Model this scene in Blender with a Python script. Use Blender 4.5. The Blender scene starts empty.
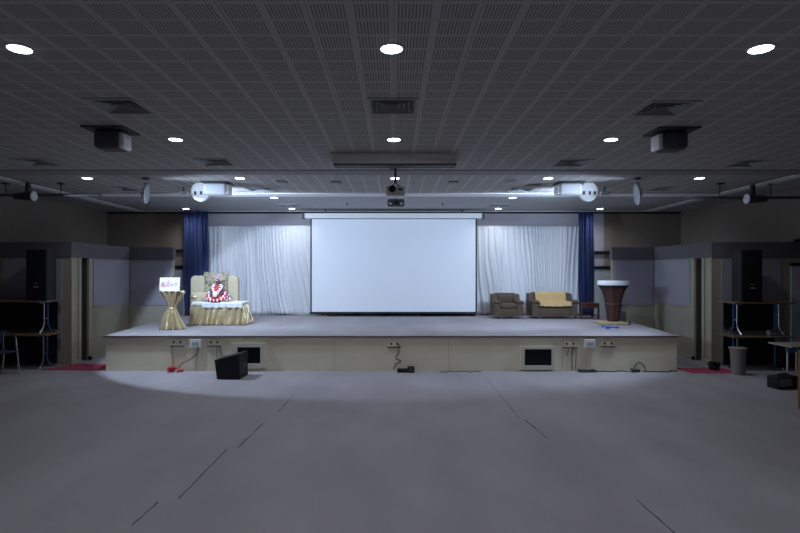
import bpy, bmesh, math, random
from mathutils import Vector, Matrix
random.seed(7)
PI = math.pi
scene = bpy.context.scene
C = scene.collection

# ------------------------------------------------------------------ camera
CAMZ = 2.058
F = 533.0
cam_d = bpy.data.cameras.new('camera'); cam = bpy.data.objects.new('camera', cam_d); C.objects.link(cam)
cam.location = (0, 0, CAMZ); cam.rotation_euler = (PI/2, 0, 0)
cam_d.sensor_width = 36; cam_d.lens = 36*F/800
cam_d.shift_x = 6/800; cam_d.shift_y = 4.5/800
cam_d.clip_start = .05; cam_d.clip_end = 100
scene.camera = cam

def PX(x, d): return (x-394)*d/F
def PZ(y, d): return CAMZ+(271-y)*d/F
CEIL = 3.858
STAGE = .73

# ------------------------------------------------------------------ materials
def mat(name, col, rough=.7, metal=0, noise=0, nscale=20, spec=.3, emit=None, estr=0, bump=0, bscale=200, sheen=0, col2=None):
    m = bpy.data.materials.new(name); m.use_nodes = True
    nt = m.node_tree; b = nt.nodes['Principled BSDF']
    b.inputs['Base Color'].default_value = (*col, 1)
    b.inputs['Roughness'].default_value = rough
    b.inputs['Metallic'].default_value = metal
    b.inputs['Specular IOR Level'].default_value = spec
    if sheen: b.inputs['Sheen Weight'].default_value = sheen
    tc = nt.nodes.new('ShaderNodeTexCoord')
    if noise or col2:
        n = nt.nodes.new('ShaderNodeTexNoise'); n.inputs['Scale'].default_value = nscale; n.inputs['Detail'].default_value = 4
        nt.links.new(tc.outputs['Object'], n.inputs['Vector'])
        mx = nt.nodes.new('ShaderNodeMix'); mx.data_type = 'RGBA'
        c2 = col2 or tuple(c*(1-noise) for c in col)
        mx.inputs['A'].default_value = (*col, 1); mx.inputs['B'].default_value = (*c2, 1)
        r = nt.nodes.new('ShaderNodeMapRange'); r.inputs['From Min'].default_value = .35; r.inputs['From Max'].default_value = .65
        nt.links.new(n.outputs['Fac'], r.inputs['Value']); nt.links.new(r.outputs['Result'], mx.inputs['Factor'])
        nt.links.new(mx.outputs['Result'], b.inputs['Base Color'])
    if bump:
        n2 = nt.nodes.new('ShaderNodeTexNoise'); n2.inputs['Scale'].default_value = bscale
        nt.links.new(tc.outputs['Object'], n2.inputs['Vector'])
        bp = nt.nodes.new('ShaderNodeBump'); bp.inputs['Strength'].default_value = bump; bp.inputs['Distance'].default_value = .01
        nt.links.new(n2.outputs['Fac'], bp.inputs['Height']); nt.links.new(bp.outputs['Normal'], b.inputs['Normal'])
    if emit:
        b.inputs['Emission Color'].default_value = (*emit, 1); b.inputs['Emission Strength'].default_value = estr
    return m

def wood(name, c1, c2, scale=3, axis='X', rough=.45):
    m = mat(name, c1, rough)
    nt = m.node_tree; b = nt.nodes['Principled BSDF']
    tc = nt.nodes.new('ShaderNodeTexCoord'); mp = nt.nodes.new('ShaderNodeMapping')
    s = {'X': (.6, 8, 8), 'Y': (8, .6, 8), 'Z': (8, 8, .6)}[axis]
    mp.inputs['Scale'].default_value = s
    n = nt.nodes.new('ShaderNodeTexNoise'); n.inputs['Scale'].default_value = scale; n.inputs['Detail'].default_value = 6; n.inputs['Distortion'].default_value = .6
    mx = nt.nodes.new('ShaderNodeMix'); mx.data_type = 'RGBA'
    mx.inputs['A'].default_value = (*c1, 1); mx.inputs['B'].default_value = (*c2, 1)
    nt.links.new(tc.outputs['Object'], mp.inputs['Vector']); nt.links.new(mp.outputs['Vector'], n.inputs['Vector'])
    nt.links.new(n.outputs['Fac'], mx.inputs['Factor']); nt.links.new(mx.outputs['Result'], b.inputs['Base Color'])
    return m

def ceiling_material():
    m = mat('perforated_tile', (.5, .5, .5), .8)
    nt = m.node_tree; b = nt.nodes['Principled BSDF']; L = nt.links.new
    tc = nt.nodes.new('ShaderNodeTexCoord'); sep = nt.nodes.new('ShaderNodeSeparateXYZ'); L(tc.outputs['Object'], sep.inputs[0])
    def M(op, a, c=None, d=None):
        n = nt.nodes.new('ShaderNodeMath'); n.operation = op
        for i, v in enumerate((a, c, d)):
            if v is None: continue
            if isinstance(v, (int, float)): n.inputs[i].default_value = v
            else: L(v, n.inputs[i])
        return n.outputs[0]
    def band(v, lo, hi): return M('MULTIPLY', M('GREATER_THAN', v, lo), M('LESS_THAN', v, hi))
    x, y = sep.outputs[0], sep.outputs[1]
    cx = M('FLOORED_MODULO', x, .3); cy = M('FLOORED_MODULO', M('ADD', y, .176), .25)     # strip centred on x=0
    inx = band(cx, .027, .273); iny = band(cy, .016, .234)
    sl = M('LESS_THAN', M('FLOORED_MODULO', M('SUBTRACT', cx, .027), .0246), .011)
    slot = M('MULTIPLY', M('MULTIPLY', inx, iny), sl)
    # fine joint lines between boards every 0.6 m and every 1 m
    j1 = M('LESS_THAN', M('ABSOLUTE', M('SUBTRACT', M('FLOORED_MODULO', M('ADD', x, .3), .6), .3)), .0025)
    j2 = M('LESS_THAN', M('FLOORED_MODULO', M('ADD', y, .176), 1.0), .004)
    jj = M('MAXIMUM', j1, j2)
    plain = M('SUBTRACT', 1, M('MULTIPLY', inx, iny))
    mx = nt.nodes.new('ShaderNodeMix'); mx.data_type = 'RGBA'
    mx.inputs['A'].default_value = (.47, .45, .42, 1); mx.inputs['B'].default_value = (.21, .20, .185, 1)
    L(slot, mx.inputs['Factor'])
    m2 = nt.nodes.new('ShaderNodeMix'); m2.data_type = 'RGBA'; m2.inputs['B'].default_value = (.485, .465, .435, 1)
    L(plain, m2.inputs['Factor']); L(mx.outputs['Result'], m2.inputs['A'])
    m3 = nt.nodes.new('ShaderNodeMix'); m3.data_type = 'RGBA'; m3.inputs['B'].default_value = (.2, .2, .2, 1)
    L(jj, m3.inputs['Factor']); L(m2.outputs['Result'], m3.inputs['A'])
    L(m3.outputs['Result'], b.inputs['Base Color'])
    return m

def carpet_material():
    m = mat('carpet', (.30, .295, .305), .95, spec=.1, bump=.25, bscale=350)
    nt = m.node_tree; b = nt.nodes['Principled BSDF']; L = nt.links.new
    tc = nt.nodes.new('ShaderNodeTexCoord')
    n1 = nt.nodes.new('ShaderNodeTexNoise'); n1.inputs['Scale'].default_value = 1.3; n1.inputs['Detail'].default_value = 5
    n2 = nt.nodes.new('ShaderNodeTexNoise'); n2.inputs['Scale'].default_value = 90
    mp = nt.nodes.new('ShaderNodeMapping'); mp.inputs['Scale'].default_value = (1, .45, 1)
    L(tc.outputs['Object'], mp.inputs['Vector']); L(mp.outputs[0], n1.inputs['Vector']); L(tc.outputs['Object'], n2.inputs['Vector'])
    a = nt.nodes.new('ShaderNodeMath'); a.operation = 'ADD'
    L(n1.outputs['Fac'], a.inputs[0]); L(n2.outputs['Fac'], a.inputs[1])
    r = nt.nodes.new('ShaderNodeValToRGB')
    r.color_ramp.elements[0].position = .6; r.color_ramp.elements[0].color = (.27, .25, .26, 1)
    r.color_ramp.elements[1].position = 1.0; r.color_ramp.elements[1].color = (.35, .325, .335, 1)
    h = nt.nodes.new('ShaderNodeMath'); h.operation = 'MULTIPLY'; h.inputs[1].default_value = .8
    L(a.outputs[0], h.inputs[0]); L(h.outputs[0], r.inputs['Fac']); L(r.outputs['Color'], b.inputs['Base Color'])
    return m

M = dict(
    carpet=carpet_material(), tile=ceiling_material(),
    plaster=mat('ceiling_plaster', (.42, .42, .42), .85, noise=.06),
    band=mat('ceiling_band', (.27, .255, .25), .8),
    cove=mat('cove_paint', (.85, .85, .85), .7),
    brown=wood('brown_wall', (.30, .25, .20), (.24, .20, .16), 2, 'Z', .8),
    fasc=mat('grey_fascia', (.15, .14, .155), .75, noise=.1),
    beige=mat('beige_paint', (.40, .37, .29), .75, noise=.07, nscale=3),
    panel=mat('lilac_fabric_panel', (.36, .345, .40), .9, noise=.08, nscale=60),
    backw=mat('mauve_wall', (.44, .40, .43), .85, noise=.05),
    pale=mat('pale_wall_panel', (.45, .47, .47), .8),
    cream=mat('stage_cream', (.80, .73, .55), .55, noise=.06, nscale=2),
    white=mat('white_paint', (.78, .78, .78), .5),
    screen=mat('screen_white', (.82, .84, .87), .85),
    black=mat('matte_black', (.012, .012, .014), .55),
    dark=mat('dark_line', (.02, .019, .018), .8),
    dgrey=mat('dark_grey', (.06, .06, .065), .6),
    grille=mat('black_grille', (.012, .013, .018), .6, noise=.6, nscale=300),
    chrome=mat('chrome', (.75, .77, .8), .22, 1),
    steelblue=mat('blue_steel', (.06, .16, .32), .35, .2),
    tabletop=wood('table_laminate', (.22, .15, .09), (.15, .10, .06), 3, 'X', .4),
    paletop=wood('pale_laminate', (.38, .34, .25), (.32, .28, .2), 3, 'X', .4),
    podium=wood('mahogany', (.075, .032, .025), (.045, .02, .017), 3, 'Z', .4),
    sidewood=wood('red_wood', (.10, .035, .025), (.06, .022, .016), 3, 'X', .4),
    pallet=wood('yellow_wood', (.56, .43, .24), (.42, .31, .16), 3, 'X', .55),
    sofa=mat('olive_upholstery', (.098, .070, .046), .7, noise=.25, nscale=30),
    gold=mat('gold_throw', (.62, .43, .20), .7, noise=.2, nscale=25),
    satin=mat('gold_satin', (.66, .55, .34), .30, .6, spec=.7),
    beigevelvet=mat('beige_upholstery', (.50, .44, .30), .6, noise=.1),
    lace=mat('white_lace', (.75, .76, .78), .8, noise=.25, nscale=50, bump=.5, bscale=120),
    curtain=mat('white_curtain', (.70, .71, .73), .8),
    blue=mat('blue_curtain', (.014, .028, .10), .6, sheen=.1),
    red=mat('red_cloth', (.50, .045, .05), .6),
    redmat=mat('red_mat', (.38, .05, .10), .9, bump=.3),
    pink=mat('pink_petals', (.75, .42, .45), .7),
    skin=mat('dark_bronze_skin', (.14, .06, .09), .5),
    bin=mat('taupe_plastic', (.25, .215, .19), .6),
    orange=mat('orange_brown', (.28, .12, .05), .6),
    seam=mat('seam_dark', (.035, .035, .04), .9),
    red_ink=mat('red_ink', (.6, .05, .07), .6),
    green=mat('dark_olive', (.08, .085, .05), .7),
    doorp=mat('grey_blue_door', (.50, .56, .62), .5),
    cyan=mat('blue_cable', (.03, .08, .5), .5),
    grey=mat('mid_grey', (.33, .33, .34), .6),
    chairblue=mat('navy_vinyl', (.02, .025, .06), .5),
    orangepost=wood('brown_wood', (.28, .15, .07), (.2, .1, .05), 3, 'Z', .5),
    recess_dark=mat('recess_shade_olive', (.07, .065, .048), .7),
    pipe=mat('pipe_grey', (.09, .09, .10), .5),
    mauve=mat('dusty_mauve', (.42, .24, .30), .6),
    vane=mat('diffuser_vane', (.27, .27, .27), .5),
    lens=mat('lamp_lens', (1, 1, 1), .3, emit=(.75, .85, 1), estr=14),
    lens2=mat('par_lens_lit', (.9, .9, .9), .3, emit=(.72, .86, 1), estr=.12),
    glass=mat('par_glass', (.55, .6, .65), .15, spec=.7),
)

# ------------------------------------------------------------------ mesh builder
class MB:
    def __init__(s): s.bm = bmesh.new()
    def box(s, x0, x1, y0, y1, z0, z1, bev=0, seg=2, mtx=None):
        r = bmesh.ops.create_cube(s.bm, size=1)
        vs = r['verts']
        for v in vs:
            v.co = Vector(((x0+x1)/2+v.co.x*(x1-x0), (y0+y1)/2+v.co.y*(y1-y0), (z0+z1)/2+v.co.z*(z1-z0)))
        if mtx is not None:
            for v in vs: v.co = mtx @ v.co
        if bev:
            es = list({e for v in vs for e in v.link_edges})
            bmesh.ops.bevel(s.bm, geom=es, offset=bev, segments=seg, affect='EDGES', profile=.5)
        return s
    def poly(s, pts, z0, z1):          # vertical prism from a plan outline
        a = [s.bm.verts.new((p[0], p[1], z0)) for p in pts]; b = [s.bm.verts.new((p[0], p[1], z1)) for p in pts]
        n = len(pts)
        s.bm.faces.new(a[::-1]); s.bm.faces.new(b)
        for i in range(n): s.bm.faces.new((a[i], a[(i+1) % n], b[(i+1) % n], b[i]))
        return s
    def prism(s, pts, x0, x1):         # outline in YZ extruded along X
        a = [s.bm.verts.new((x0, p[0], p[1])) for p in pts]; b = [s.bm.verts.new((x1, p[0], p[1])) for p in pts]
        n = len(pts)
        s.bm.faces.new(a); s.bm.faces.new(b[::-1])
        for i in range(n): s.bm.faces.new((b[i], b[(i+1) % n], a[(i+1) % n], a[i]))
        return s
    def tube(s, pts, r, n=8):
        pts = [Vector(p) for p in pts]; rings = []
        for i, p in enumerate(pts):
            t = (pts[min(i+1, len(pts)-1)]-pts[max(i-1, 0)]).normalized()
            u = t.orthogonal().normalized() if i == 0 else (rings[-1][1]-t*rings[-1][1].dot(t)).normalized()
            w = t.cross(u)
            rings.append(([s.bm.verts.new(p+(u*math.cos(2*PI*k/n)+w*math.sin(2*PI*k/n))*r) for k in range(n)], u))
        for a, b in zip(rings, rings[1:]):
            for k in range(n): s.bm.faces.new((a[0][k], a[0][(k+1) % n], b[0][(k+1) % n], b[0][k]))
        s.bm.faces.new(rings[0][0][::-1]); s.bm.faces.new(rings[-1][0])
        return s
    def lathe(s, prof, n=24, mtx=None, sx=1, sy=1, rot=0):      # prof [(r,z)]
        rings = []
        for r, z in prof:
            ring = []
            for k in range(n):
                a = 2*PI*k/n+rot
                co = Vector((r*math.cos(a)*sx, r*math.sin(a)*sy, z))
                if mtx is not None: co = mtx @ co
                ring.append(s.bm.verts.new(co))
            rings.append(ring)
        for a, b in zip(rings, rings[1:]):
            for k in range(n): s.bm.faces.new((a[k], a[(k+1) % n], b[(k+1) % n], b[k]))
        s.bm.faces.new(rings[0][::-1]); s.bm.faces.new(rings[-1])
        return s
    def ball(s, c, r, sx=1, sy=1, sz=1, u=16, v=10):
        m = Matrix.Translation(c) @ Matrix.Diagonal((r*sx, r*sy, r*sz, 1))
        bmesh.ops.create_uvsphere(s.bm, u_segments=u, v_segments=v, radius=1, matrix=m); return s
    def grid(s, fn, nu, nv):
        g = [[s.bm.verts.new(fn(i/nu, j/nv)) for i in range(nu+1)] for j in range(nv+1)]
        for j in range(nv):
            for i in range(nu): s.bm.faces.new((g[j][i], g[j][i+1], g[j+1][i+1], g[j+1][i]))
        return s
    def build(s, name, m, parent=None, smooth=False, thick=0, loc=None):
        bmesh.ops.recalc_face_normals(s.bm, faces=s.bm.faces[:])
        me = bpy.data.meshes.new(name); s.bm.to_mesh(me); s.bm.free()
        me.materials.append(m)
        if smooth:
            for p in me.polygons: p.use_smooth = True
            try: me.set_sharp_from_angle(angle=R(42))
            except Exception: pass
        o = bpy.data.objects.new(name, me); C.objects.link(o)
        if parent: o.parent = parent
        if loc: o.location = loc
        if thick:
            md = o.modifiers.new('thickness', 'SOLIDIFY'); md.thickness = thick; md.offset = 0
        return o
def R(d): return d*PI/180

def thing(name, label, cat, loc=(0, 0, 0), rz=0, group=None):
    o = bpy.data.objects.new(name, None); C.objects.link(o); o.empty_display_size = .1
    o.location = loc; o.rotation_euler = (0, 0, rz)
    return tag(o, label, cat, group)
def tag(o, label, cat, group=None):
    o['label'] = label; o['category'] = cat
    if group: o['group'] = group
    return o
def struct(name, mb, m, **k):
    o = mb.build(name, m, **k)
    if not k.get('parent'): o['kind'] = 'structure'
    return o
def copy_tree(o, parent=None):
    c = o.copy(); C.objects.link(c); c.parent = parent
    for ch in list(o.children): copy_tree(ch, c)
    return c
def lamp(kind, name, loc, energy, col, target=None, parent=None, **k):
    d = bpy.data.lights.new(name, kind); d.energy = energy; d.color = col
    for a, v in k.items(): setattr(d, a, v)
    o = bpy.data.objects.new(name, d); C.objects.link(o); o.location = loc
    if parent: o.parent = parent
    if target is not None:
        o.rotation_euler = (Vector(target)-Vector(loc)).to_track_quat('-Z', 'Y').to_euler()
    return o

# ------------------------------------------------------------------ the shell
XU = 8.75      # upper side wall
XI = 7.07      # inner face of the side blocks
XO = 10.6      # outer lower wall
YB = 16.26; YN = -5.0; YF = 11.67; YW = 14.22
BT, BB = 2.69, 2.354
fl = struct('floor', MB().box(-XO-.2, XO+.2, YN-.2, YB+.2, -.1, 0), M['carpet'])
for (x0, y0, x1, y1) in [(-2.12, 4.32, -2.10, 4.75), (-1.945, 4.83, -1.93, 6.13), (-1.82, 6.2, -1.77, 7.2), (-1.69, 7.78, -1.67, 8.92),
                         (1.75, 7.41, 1.77, 10.3), (1.81, 7.36, 1.89, 6.5), (2.18, 4.79, 2.21, 4.1)]:
    n = 10; b = MB(); L_, R_ = [], []
    for i in range(n+1):
        t = i/n; w = .006*(.4+random.random()) * (0.5 if x0 == 1.75 else 1)
        x = x0+(x1-x0)*t+random.uniform(-.004, .004); y = y0+(y1-y0)*t
        L_.append((x-w, y)); R_.append((x+w, y))
    b.poly(L_+R_[::-1], .0, .002); b.build('carpet_seam', M['seam'], fl)

vents = [(-.01, 5.82, 'square air diffuser at centre between the first two light rows'), (-2.99, 5.82, 'square air diffuser at left between the first two light rows'), (2.99, 5.9, 'square air diffuser at right between the first two light rows'),
         (-2.95, 8.8, 'square air diffuser at inner left in front of the middle light row'), (2.95, 8.85, 'square air diffuser at inner right in front of the middle light row'), (-5.9, 8.8, 'square air diffuser at far left near the hanging pipe'), (5.9, 8.9, 'square air diffuser at far right near the hanging pipe'),
         (-2.95, 11.75, 'square air diffuser at inner left beyond the dark ceiling band'), (2.8, 11.75, 'square air diffuser at inner right beyond the dark ceiling band'), (-5.9, 11.65, 'square air diffuser at far left beyond the hanging pipe'), (5.9, 11.65, 'square air diffuser at far right beyond the hanging pipe'),
         (-2.9, 14.6, 'square air diffuser at left just in front of the back row of lights'), (2.9, 14.6, 'square air diffuser at right just in front of the back row of lights')]
def slab(b, x0, x1, y0, y1, h=.245):
    hs = [(x-h, x+h, y-h, y+h) for x, y, _ in vents if x0 < x < x1 and y0 < y < y1]
    ys = sorted({y0, y1} | {q for p in hs for q in p[2:]})
    for ya, yb in zip(ys, ys[1:]):
        cut = sorted((p[0], p[1]) for p in hs if p[2] < (ya+yb)/2 < p[3]); x = x0
        for c0, c1 in cut: b.box(x, c0, ya, yb, CEIL, CEIL+.1); x = c1
        b.box(x, x1, ya, yb, CEIL, CEIL+.1)
    return b
struct('ceiling', slab(slab(MB(), -7.6, 7.6, YN, 9.48), -7.6, 7.6, 9.95, 12.3), M['tile'])
struct('trim_1', MB().box(-7.6, 7.6, 9.48, 9.95, CEIL-.012, CEIL+.1), M['band'])
struct('trim_2', MB().box(-7.47, 7.47, 12.3, 12.75, CEIL-.02, CEIL+.1), M['cove'])
b = slab(MB(), -7.47, 7.47, 12.75, YB+.1)
for s in (-1, 1): b.box(min(s*7.75, s*(XU+.1)), max(s*7.75, s*(XU+.1)), YN, YB+.1, CEIL, CEIL+.1)
struct('ceiling_border', b, M['plaster'])
k = 3
for s in (-1, 1):
    struct('trim_%d' % k, MB().box(min(s*7.5, s*7.75), max(s*7.5, s*7.75), YN, YB-.25, CEIL-.02, CEIL+.1), M['cove']); k += 1
struct('trim_5', MB().box(-7.75, 7.75, YB-.25, YB-.18, CEIL-.012, CEIL+.1), M['cove'])
struct('trim_6', MB().box(-XU, XU, YB-.03, YB, CEIL-.05, CEIL), M['dark'])  # strip paints in the shadow line where ceiling meets back wall

struct('wall_back', MB().box(-6.4, 6.4, YB, YB+.1, 0, CEIL), M['backw'])
struct('wall_back_sides', MB().box(-XU-.1, -6.4, YB, YB+.1, 0, CEIL).box(6.4, XU+.1, YB, YB+.1, 0, CEIL), M['brown'])
struct('wall_front', MB().box(-XO, XO, YN-.1, YN, 0, CEIL), M['brown'])
for s, nm in ((-1, 'left'), (1, 'right')):
    XI = 7.07 if s < 0 else 6.96; XW = 5.9 if s < 0 else 5.83
    def X(a, b): return (min(s*a, s*b), max(s*a, s*b))
    struct('wall_%s' % nm, MB().box(*X(XU, XU+.1), YN, YB, BT, CEIL), M['brown'])
    b = MB()
    b.box(*X(XO, XO+.1), YN, YF, 0, BT)                       # outer lower wall
    b.box(*X(XI, XO), YF, YF+.2, 0, BB)                       # face of block
    b.box(*X(XI, XO), YF+.2, YF+.34, 0, BB)                   # first pilaster
    b.box(*X(XI+.35, XO), YF+.34, 12.31, 0, BB)               # recess
    b.box(*X(XI, XO), 12.31, YW, 0, BB)
    b.box(*X(XW, XO), YW, YW+.12, 0, BB)
    struct('wall_%s_block' % nm, b, M['beige'])
    b = MB().box(*X(XI-.02, XO), YF-.02, YW-.02, BB, BT).box(*X(XW-.02, XO), YW-.02, YW+.14, BB, BT).box(*X(XU, XO), YN, YF, BT, BT+.06)
    struct('wall_%s_fascia' % nm, b, M['fasc'])
    struct('trim_pilaster_%s' % nm, MB().box(*X(XI-.03, XI), YF-.03, YF+.05, 0, BB).box(*X(XI-.03, XI), YF+.25, YF+.34, 0, BB).box(*X(XI-.03, XI), 12.31, 12.42, 0, BB), M['beige'])
    struct('trim_panel_%s' % nm, MB().box(*X(XI-.02, XI), 12.52, YW-.03, 1.22, 2.32).box(*X(XW+.05, XI-.05), YW-.02, YW, 1.15, 2.32).box(*X(XI+.2, XI+1.5), YF-.02, YF, .4, 2.32), M['panel'])
    b = MB().box(*X(XI+.34, XI+.36), YF+.34, 12.29, .02, BB).box(*X(XI+.012, XI+.34), 12.28, 12.305, .02, BB-.02)
    struct('door_%d' % (1 if s < 0 else 2), b, M['recess_dark'])  # dark sheets added to put shade into the recess, drawn as a door leaf
    struct('baseboard_%s' % nm, MB().box(*X(XI-.035, XI-.0), YF-.035, YF+.34, 0, .08).box(*X(XI-.03, XI), 12.31, YW, 0, .08), M['beige'])
# grey blue door at far right, its twin at far left
d3 = struct('door_3', MB().box(8.68, 9.55, YF-.03, YF, 0, 2.17), M['doorp'])
MB().box(9.55, 9.61, YF-.05, YF, 0, 2.2).box(8.66, 9.61, YF-.05, YF, 2.17, 2.23).build('door_frame', M['dark'], d3)
struct('trim_7', MB().box(5.9, 6.75, 16.2, YB, .73, 2.1), M['pale'])
struct('trim_8', MB().box(-6.7, -5.9, 16.2, YB, .73, 2.1), M['pale'])
for xx, zz, l in [(-6.6, 2.67, 'upper of two black rails behind the left blue curtain'), (-6.6, 2.18, 'lower of two black rails behind the left blue curtain'),
                  (6.45, 2.62, 'upper of two black rails above the podium beside the right blue curtain'), (6.45, 2.16, 'lower of two black rails above the podium beside the right blue curtain')]:
    tag(MB().box(xx-.42, xx+.42, YB-.1, YB, zz-.045, zz+.045, .008).build('wall_rail', M['black']), l, 'rail', 'black wall rails')

# the stage
st = [(-5.93, 10.97), (5.82, 10.97), (6.15, 14.19), (5.88, 14.19), (5.88, 14.38), (8.6, 14.38), (8.6, YB), (-8.6, YB), (-8.6, 14.38), (-5.88, 14.38), (-5.88, 14.19), (-6.2, 14.19)]
s_ = struct('stage', MB().poly(st, 0, STAGE-.03), M['cream']); 
top = [(-5.97, 10.93), (5.86, 10.93), (6.19, 14.19), (5.88, 14.19), (5.88, 14.38), (8.6, 14.38), (8.6, YB), (-8.6, YB), (-8.6, 14.38), (-5.88, 14.38), (-5.88, 14.19), (-6.24, 14.19)]
MB().poly(top, STAGE-.014, STAGE).build('stage_carpet', M['carpet'], s_)
MB().poly([(a*.999, c+.005) for a, c in top], STAGE-.034, STAGE-.014).build('stage_nosing_shadow', mat('nosing_shadow_brown', (.16, .13, .10), .6), s_)  # dark strip also paints the shadow line under the stage edge
for j in range(1, 5):
    xx = -5.93+11.75*j/5
    MB().box(xx-.002, xx+.002, 10.968, 10.972, 0, STAGE-.035).build('panel_joint', M['grey'], s_)

# ------------------------------------------------------------------ stage front fittings
YS = 10.97
def sockets(x0, x1, y0, y1, label):
    X0, X1, Z1, Z0 = PX(x0, YS), PX(x1, YS), PZ(y0, YS), PZ(y1, YS)
    t = thing('power_socket', label, 'socket', ((X0+X1)/2, YS, Z0), 0, 'socket plates on the stage front')
    w = (X1-X0)/2; h = Z1-Z0
    MB().box(-w, w, -.018, 0, .02, h, .004).build('plate', M['cream'], t)
    MB().box(-w-.01, w+.01, -.03, 0, 0, .02, .004).build('ledge', M['dgrey'], t)
    for sx in (-.5, .5):
        MB().lathe([(.022, 0), (.022, .01)], 12, Matrix.Translation((w*sx, -.018, h*.62)) @ Matrix.Rotation(PI/2, 4, 'X')).build('outlet', M['black'], t)
    return t
sockets(171, 184, 339.5, 346.5, 'cream double socket plate left of the left white switch box')
sockets(208, 221, 339.5, 346.5, 'cream double socket plate above the black floor monitor speaker')
sockets(388, 400.5, 341.5, 347.5, 'cream double socket plate at the middle of the stage front')
sockets(563, 576.5, 341, 348, 'cream double socket plate left of the right white switch box')
sockets(601, 614.5, 341, 347, 'cream double socket plate nearest the right end of the stage front')
def swbox(x0, x1, label):
    X0, X1 = PX(x0, YS), PX(x1, YS)
    t = thing('switch_box', label, 'switch box', ((X0+X1)/2, YS, PZ(347.5, YS)), 0, 'white switch boxes on the stage front')
    w = (X1-X0)/2
    MB().box(-w, w, -.045, 0, 0, .175, .008).build('box', M['white'], t)
    for k2 in range(3): MB().box(-w*.6+k2*w*.45, -w*.3+k2*w*.45, -.052, -.045, .06, .115, .002).build('switch', M['grey'], t)
swbox(190.5, 201.5, 'white switch box on the stage front left of the monitor speaker')
swbox(584, 594.5, 'white switch box on the stage front below the podium')
def hatch(x0, x1, y0, y1, ix0, ix1, iy0, iy1, label):
    X0, X1, Z0, Z1 = PX(x0, YS), PX(x1, YS), PZ(y1, YS), PZ(y0, YS)
    a0, a1, c0, c1 = PX(ix0, YS), PX(ix1, YS), PZ(iy1, YS), PZ(iy0, YS)
    t = thing('stage_vent', label, 'vent', ((X0+X1)/2, YS, Z0), 0, 'framed vents on the stage front')
    ox = -(X0+X1)/2
    MB().box(X0+ox, X1+ox, -.06, 0, 0, c0-Z0).box(X0+ox, X1+ox, -.06, 0, c1-Z0, Z1-Z0).box(X0+ox, a0+ox, -.06, 0, c0-Z0, c1-Z0).box(a1+ox, X1+ox, -.06, 0, c0-Z0, c1-Z0).build('frame', mat('vent_frame_cream', (.62, .58, .48), .5), t)
    MB().box(a0+ox, a1+ox, -.02, -.005, c0-Z0, c1-Z0).build('backing', M['black'], t)
    b = MB()
    for q in range(8):
        z = c0-Z0+(c1-c0)*(q+.5)/8; b.box(a0+ox, a1+ox, -.035, -.02, z-.006, z+.006)
    b.build('louvre', M['grille'], t)
hatch(232.5, 265.5, 342.8, 367.5, 238, 261, 346.8, 363.2, 'cream framed dark vent behind the black monitor speaker')
hatch(520, 553.5, 346, 369.3, 524, 551, 348.8, 365.2, 'cream framed dark vent below the armchair and sofa')

def cable(name, pts, r, m, label, group=None):
    # smooth through points
    P = [Vector(p) for p in pts]; out = []
    for i in range(len(P)-1):
        p0, p1, p2, p3 = P[max(i-1, 0)], P[i], P[i+1], P[min(i+2, len(P)-1)]
        for q in range(6):
            t = q/6
            out.append(.5*((2*p1)+(-p0+p2)*t+(2*p0-5*p1+4*p2-p3)*t*t+(-p0+3*p1-3*p2+p3)*t**3))
    out.append(P[-1])
    for o in out: o.z = max(o.z, r)
    return tag(MB().tube(out, r, 6).build(name, m, smooth=True), label, 'cable', group)
def S(x, y, off=.03): return (PX(x, YS), YS-off, PZ(y, YS))
def G(x, y): d = CAMZ*F/(y-271); return (PX(x, d), d, .01)
cable('power_cable', [S(173, 345), S(172.5, 352), S(173.5, 362), S(174, 368, .05), (PX(177, YS), YS-.12, .01)], .006, M['dgrey'], 'thin cable hanging from the leftmost socket plate into the red cable heap')
cable('power_cable', [S(199.5, 347, .05), S(197, 354), S(189, 360), S(182, 364, .04), S(180, 368.5, .07)], .008, M['dgrey'], 'cable curving from the left white switch box to the red cable heap')
cable('power_cable', [S(198.5, 347.5, .06), S(197.5, 358), S(196.5, 369.5, .05)], .006, M['grey'], 'straight thin cable dropping from the left white switch box')
cable('power_cable', [S(217.5, 346, .04), S(217.5, 355), S(218, 369, .04)], .006, M['dgrey'], 'left of two cables dropping behind the black monitor speaker')
cable('power_cable', [S(220, 345, .04), S(222, 356), S(222, 369, .04)], .006, M['dgrey'], 'right of two cables dropping behind the black monitor speaker')
cable('power_cable', [S(399, 344), S(398.7, 352), S(396, 358), S(401, 361), S(396, 364), S(393.5, 369, .04)], .009, M['black'], 'tangled black cable hanging at the middle of the stage front')
cable('power_cable', [S(568, 348), S(567.5, 352), S(566, 356)], .006, M['dgrey'], 'short cable stub under the socket left of the right switch box')
cable('power_cable', [S(572, 348), S(571.5, 357), S(571.5, 370, .05)], .007, M['black'], 'left of two cables hanging to the floor right of the right vent')
cable('power_cable', [S(575.5, 348), S(575.5, 357), S(574.5, 370, .06)], .007, M['black'], 'right of two cables hanging to the floor right of the right vent')
cable('power_cable', [S(632, 371, .06), S(635, 364.5, .04), S(639, 362.5, .04), S(643, 366, .05), S(644, 371, .09)], .011, M['dgrey'], 'stiff grey cable looping up near the right end of the stage front')
def heap(name, cx, w, d, h, n, r, m, label, y=YS-.12, parts=1, cat='cable'):
    pts = []
    for i in range(n):
        a = i*2.1
        pts.append((cx+math.cos(a)*w*random.uniform(.3, 1), y+math.sin(a)*d*random.uniform(.3, 1), r+random.random()*h))
    return cable(name, pts, r, m, label)
heap('cable_heap', PX(174, YS), .11, .07, .08, 34, .016, M['red'], 'red coiled cable heap on the floor at left of the stage front')
heap('cable_heap', PX(182, YS), .07, .06, .04, 20, .013, M['red'], 'small red cable heap right of the larger red heap')
t = thing('adapter_block', 'black power adapter block lying at the middle of the stage front', 'adapter', (PX(402, YS), YS-.14, 0))
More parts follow.
